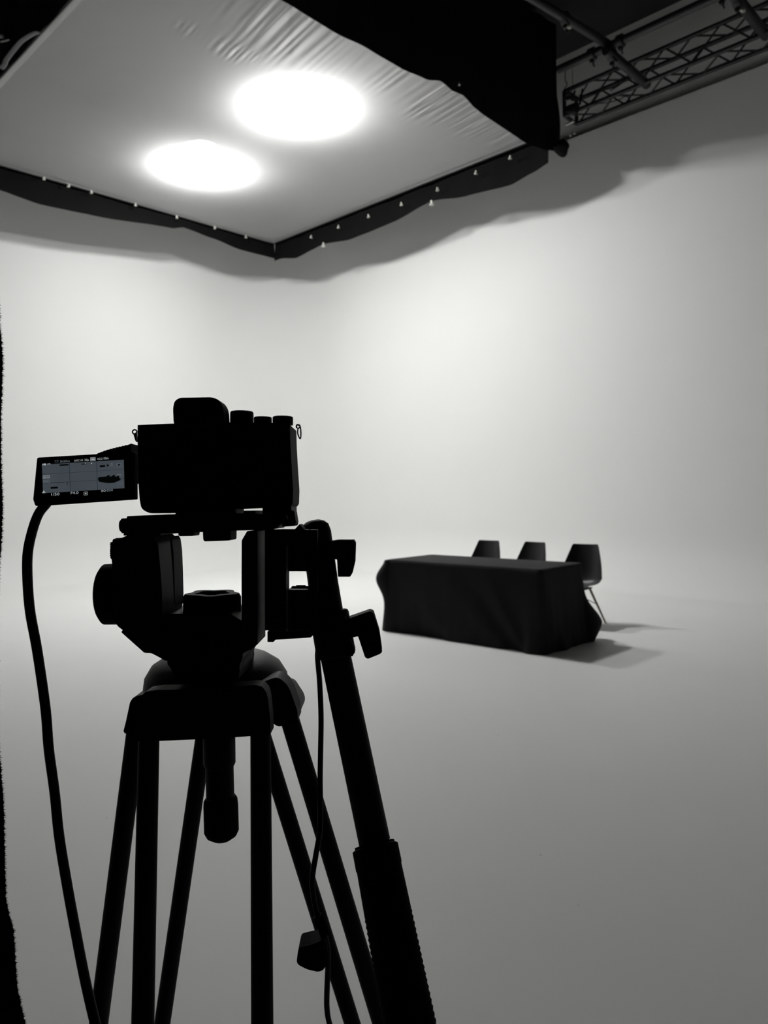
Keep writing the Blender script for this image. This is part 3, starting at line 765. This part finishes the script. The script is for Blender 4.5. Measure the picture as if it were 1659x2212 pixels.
# screen hinge arm with ribbed top edge
top = []
for i in range(19):
    t_ = i / 18; x = 222 + 72 * t_; y = 977 - 17 * (t_ ** .8) + (1.1 if i % 2 else 0); top.append((x, y))
obj('hinge', slab([(206, 984)] + [(213, 980)] + top + [(300, 958), (300, 1044), (297, 1046), (240, 1046)], .606, .625, .3, .0008), M_black, cm)
mon = [(80, 988.5, 4), (212, 981), (297, 977, 2), (298.2, 1079, 3), (76, 1093.5, 4), (72, 1082, 2), (71, 1079, 1)]
MD0, MD1 = .598, .606
mo = obj('monitor', slab(mon, MD0, MD1, 3, .0008), M_black, cm)
# screen picture: everything sits on the monitor's face
q = [(90.5, 1003.5), (267.5, 993), (268.8, 1054.5), (93, 1065.5)]
def S(u, v, lift=0):                  # u right, v down, 0..1 over the lit picture
    x = (q[0][0] * (1 - u) + q[1][0] * u) * (1 - v) + (q[3][0] * (1 - u) + q[2][0] * u) * v
    y = (q[0][1] * (1 - u) + q[1][1] * u) * (1 - v) + (q[3][1] * (1 - u) + q[2][1] * u) * v
    return W(x, y, MD0 - .0004 - lift)
def screen_mat():
    m = emis('lit_screen', (.052, .066, .078), 1.0); nt = m.node_tree
    e = [n for n in nt.nodes if n.type == 'EMISSION'][0]
    tc = nt.nodes.new('ShaderNodeTexCoord'); g = nt.nodes.new('ShaderNodeTexNoise'); g.inputs['Scale'].default_value = 30
    nt.links.new(tc.outputs['Object'], g.inputs['Vector'])
    mx = nt.nodes.new('ShaderNodeMix'); mx.data_type = 'RGBA'
    mx.inputs['A'].default_value = (.030, .037, .045, 1); mx.inputs['B'].default_value = (.052, .062, .072, 1)
    nt.links.new(g.outputs['Fac'], mx.inputs['Factor']); nt.links.new(mx.outputs['Result'], e.inputs['Color']); return m
M_scr = screen_mat()
M_ink = emis('screen_dark_ink', (.0012, .0016, .0016), 1); M_line = emis('screen_grid_ink', (.018, .024, .032), 1)
M_txt = emis('screen_text_light', (.30, .32, .33), 1); M_txt2 = emis('screen_text_dim', (.11, .13, .14), 1); M_shade = emis('screen_shaded_patch', (.03, .038, .038), 1)
def quadm(bm, u0, v0, u1, v1, lift):
    vs = [bm.verts.new(S(u, v, lift)) for u, v in ((u0, v0), (u1, v0), (u1, v1), (u0, v1))]; bm.faces.new(vs)
bm = bmesh.new(); NQ = 8
g = [[bm.verts.new(S(i / NQ, j / NQ)) for i in range(NQ + 1)] for j in range(NQ + 1)]
for j in range(NQ):
    for i in range(NQ): bm.faces.new((g[j][i], g[j][i + 1], g[j + 1][i + 1], g[j + 1][i]))
obj('screen', bm, M_scr, mo, smooth=False, label='blue-grey lit picture')
bm = bmesh.new()
for u in (.335, .668): quadm(bm, u - .004, 0, u + .004, 1, .0001)
for v in (.34, .66): quadm(bm, 0, v - .006, 1, v + .006, .0001)
obj('screen_grid', bm, M_line, mo, smooth=False)
def spoly(pts, lift=.00015):
    bm = bmesh.new(); bm.faces.new([bm.verts.new(S(u, v, lift)) for u, v in pts]); return bm
tabp = [(.675, .60), (.695, .555), (.78, .55), (.80, .51), (.825, .51), (.82, .555), (.845, .56), (.865, .515), (.89, .515), (.885, .565), (.91, .575), (.925, .53), (.945, .54), (.935, .60), (.96, .68), (.935, .73), (.87, .79), (.80, .79), (.69, .72)]
obj('screen_picture', spoly(tabp), M_ink, mo, smooth=False, label='tiny image of the table and chairs')
def text(s, u0, u1, v, h, m, name='screen_text'):
    c_ = bpy.data.curves.new('t', 'FONT'); c_.body = s; c_.size = 1; c_.resolution_u = 3
    o = bpy.data.objects.new('t', c_); COL.objects.link(o)
    dg = bpy.context.evaluated_depsgraph_get(); me = bpy.data.meshes.new_from_object(o.evaluated_get(dg))
    bpy.data.objects.remove(o)
    bm = bmesh.new(); bm.from_mesh(me); bpy.data.meshes.remove(me)
    xa = min(w.co.x for w in bm.verts); xb = max(w.co.x for w in bm.verts)
    for w in bm.verts: w.co = S(u0 + (w.co.x - xa) / (xb - xa) * (u1 - u0), v - w.co.y * h, .0002)
    obj(name, bm, m, mo, smooth=False)
text('1/50', .10, .20, 1.105, .13, M_txt); text('F4.0', .34, .434, 1.095, .125, M_txt); text('ISO', .715, .77, 1.08, .11, M_txt); text('800', .78, .858, 1.08, .115, M_txt2)
text('3h50m', .22, .34, -.03, .11, M_txt2); text('XAVC S 4K', .395, .505, -.035, .10, M_txt); text('25p', .52, .575, -.035, .105, M_txt)
text('4:2:2', .675, .74, -.045, .105, M_txt); text('10bit', .755, .815, -.05, .11, M_txt)
text('M', .07, .10, .03, .09, M_txt); text('AF-C', .016, .078, .463, .075, M_txt)
def rect_line(bm, u0, v0, u1, v1, w=.004, lift=.0002):
    hh = w * 2.6
    quadm(bm, u0, v0, u1, v0 + hh, lift); quadm(bm, u0, v1 - hh, u1, v1, lift); quadm(bm, u0, v0, u0 + w, v1, lift); quadm(bm, u1 - w, v0, u1, v1, lift)
bm = bmesh.new()
rect_line(bm, .006, .39, .088, .485, .003); rect_line(bm, .592, -.145, .655, -.02); rect_line(bm, .50, 1.04, .545, 1.16); quadm(bm, .515, 1.08, .532, 1.12, .0002)
quadm(bm, .005, -.03, .012, .03, .0002); quadm(bm, .018, -.03, .05, .03, .0002)
quadm(bm, .602, -.11, .645, -.055, .0002); quadm(bm, -.012, .97, .03, .995, .0002); quadm(bm, .0, .92, .02, .96, .0002)
quadm(bm, .527, .03, .537, .06, .0002); quadm(bm, .60, .045, .612, .08, .0002)
obj('screen_icons', bm, M_txt, mo, smooth=False)
bm = bmesh.new()
rect_line(bm, .006, .55, .082, .645, .003); quadm(bm, .02, .59, .068, .605, .0002); rect_line(bm, .91, .12, .97, .22, .003); rect_line(bm, .84, .10, .86, .20, .004); rect_line(bm, .16, -.12, .20, -.05, .003)
for k in range(4): quadm(bm, .915 + k * .014, .50, .922 + k * .014, .55, .0002)
rect_line(bm, .92, .80, .975, .87, .002)
obj('screen_icons', bm, M_txt2, mo, smooth=False)
bm = bmesh.new()
quadm(bm, .705, .145, .77, .215, .0002); quadm(bm, .79, .135, .812, .20, .0002); quadm(bm, .93, .145, .95, .195, .00025)
quadm(bm, .215, .035, .325, .085, .0002); quadm(bm, .095, .80, .185, .865, .0002); quadm(bm, .10, .655, .27, .67, .0002); quadm(bm, .295, .67, .31, .695, .0002); quadm(bm, .293, .725, .308, .75, .0002)
quadm(bm, .48, .055, .545, .085, .0002)
obj('screen_icons', bm, M_ink, mo, smooth=False)
# quick-release foot of the camera
for (a_, b_, c_) in ((379, 527, 1096), (526, 568, 1103), (567, 641, 1094)):
    obj('mount_plate', slab([(a_, c_), (b_, c_ - .5), (b_, 1115), (a_, 1115)], .602, .64, .5, .0006), M_metal, cm)

# ------------------------------------------------------------------ cables
cb_pts = [(292, 1010, .632), (200, 1040, .628), (128, 1062, .622), (98, 1091, .615), (82, 1113, .61), (69, 1150, .605), (60, 1195, .60), (59.5, 1250, .60), (65, 1320, .60), (79.5, 1400, .60), (93, 1490, .60), (100, 1547, .60), (105.7, 1620, .60), (118, 1712, .60), (127.5, 1804, .595), (144, 1906, .59), (162, 2005, .585), (183.5, 2115, .58), (206, 2212, .57), (235, 2330, .56)]
cp = [W(*p) for p in cb_pts]
last = cp[-1]
pre = [last - Vector((0, 0, q_)) + RT * .1 * q_ for q_ in (.05, .12, .25)]; e1 = last - Vector((0, 0, .5)) + RT * .06; e2 = Vector((e1.x, e1.y, .12)) + RT * .02; e3 = Vector((e2.x, e2.y, .006)) + fh * .12; e4 = e3 + fh * .4 - rt0 * .3
tag(obj('video_cable', cable(cp + pre + [e1, e2, e3, e4], .0039, 14, 8), M_cable), 'thick black cable looping down from the camera screen to the left of the tripod', 'cable')
tc_pts = [(706, 1405, .640), (690, 1402, .640), (686, 1417.6, .64), (690.5, 1474, .64), (693.5, 1549, .64), (692.5, 1624, .638), (691.6, 1681, .635), (692, 1737, .63), (691, 1793.6, .622), (682.5, 1846, .615), (675, 1895, .61), (677, 1936, .61), (687, 1981.6, .61), (698, 2010, .61), (708, 2050, .61), (708.5, 2083, .61), (706, 2151, .61), (706.6, 2181, .61), (712, 2212, .61), (735, 2290, .61)]
cp = [W(*p) for p in tc_pts]; last = cp[-1]
pre = [last - Vector((0, 0, q_)) + RT * .05 * q_ for q_ in (.05, .12, .25)]; e1 = last - Vector((0, 0, .5)) + RT * .03; e2 = Vector((e1.x, e1.y, .1)); e3 = Vector((e2.x, e2.y, .006)) + fh * .1; e4 = e3 + rt0 * .3
th = thing('remote_cord', 'thin black cord hanging from the pan handle clamp with a block on it', 'cable', e3)
obj('cord', cable(cp + pre + [e1, e2, e3, e4], .0023, 12, 8), M_cable, th)
blk = [(646.5, 2021), (680, 2010), (703, 1996.6), (709, 2010), (712, 2038), (710, 2079), (701, 2098), (690, 2103), (665, 2094), (644.6, 2079), (640, 2068), (643, 2034)]
bm = slab(blk, .600, .624, 8, .008)
obj('cord_block', bm, M_rubber, th, label='rounded black block')
obj('plug', cable([W(686, 1978, .608), W(694, 1995, .608), W(703, 2020, .606)], .0042, 14, 4), M_rubber, th)

# ------------------------------------------------------------------ world and view
w = bpy.data.worlds.new('world'); sc.world = w; w.use_nodes = True
w.node_tree.nodes['Background'].inputs[0].default_value = (0, 0, 0, 1)
w.node_tree.nodes['Background'].inputs[1].default_value = 0
vs = sc.view_settings; vs.view_transform = 'Standard'; vs.look = 'None'; vs.gamma = 1; vs.use_curve_mapping = False
vs.exposure = 0.28
sc.cycles.max_bounces = 10; sc.cycles.diffuse_bounces = 6; sc.cycles.transparent_max_bounces = 12
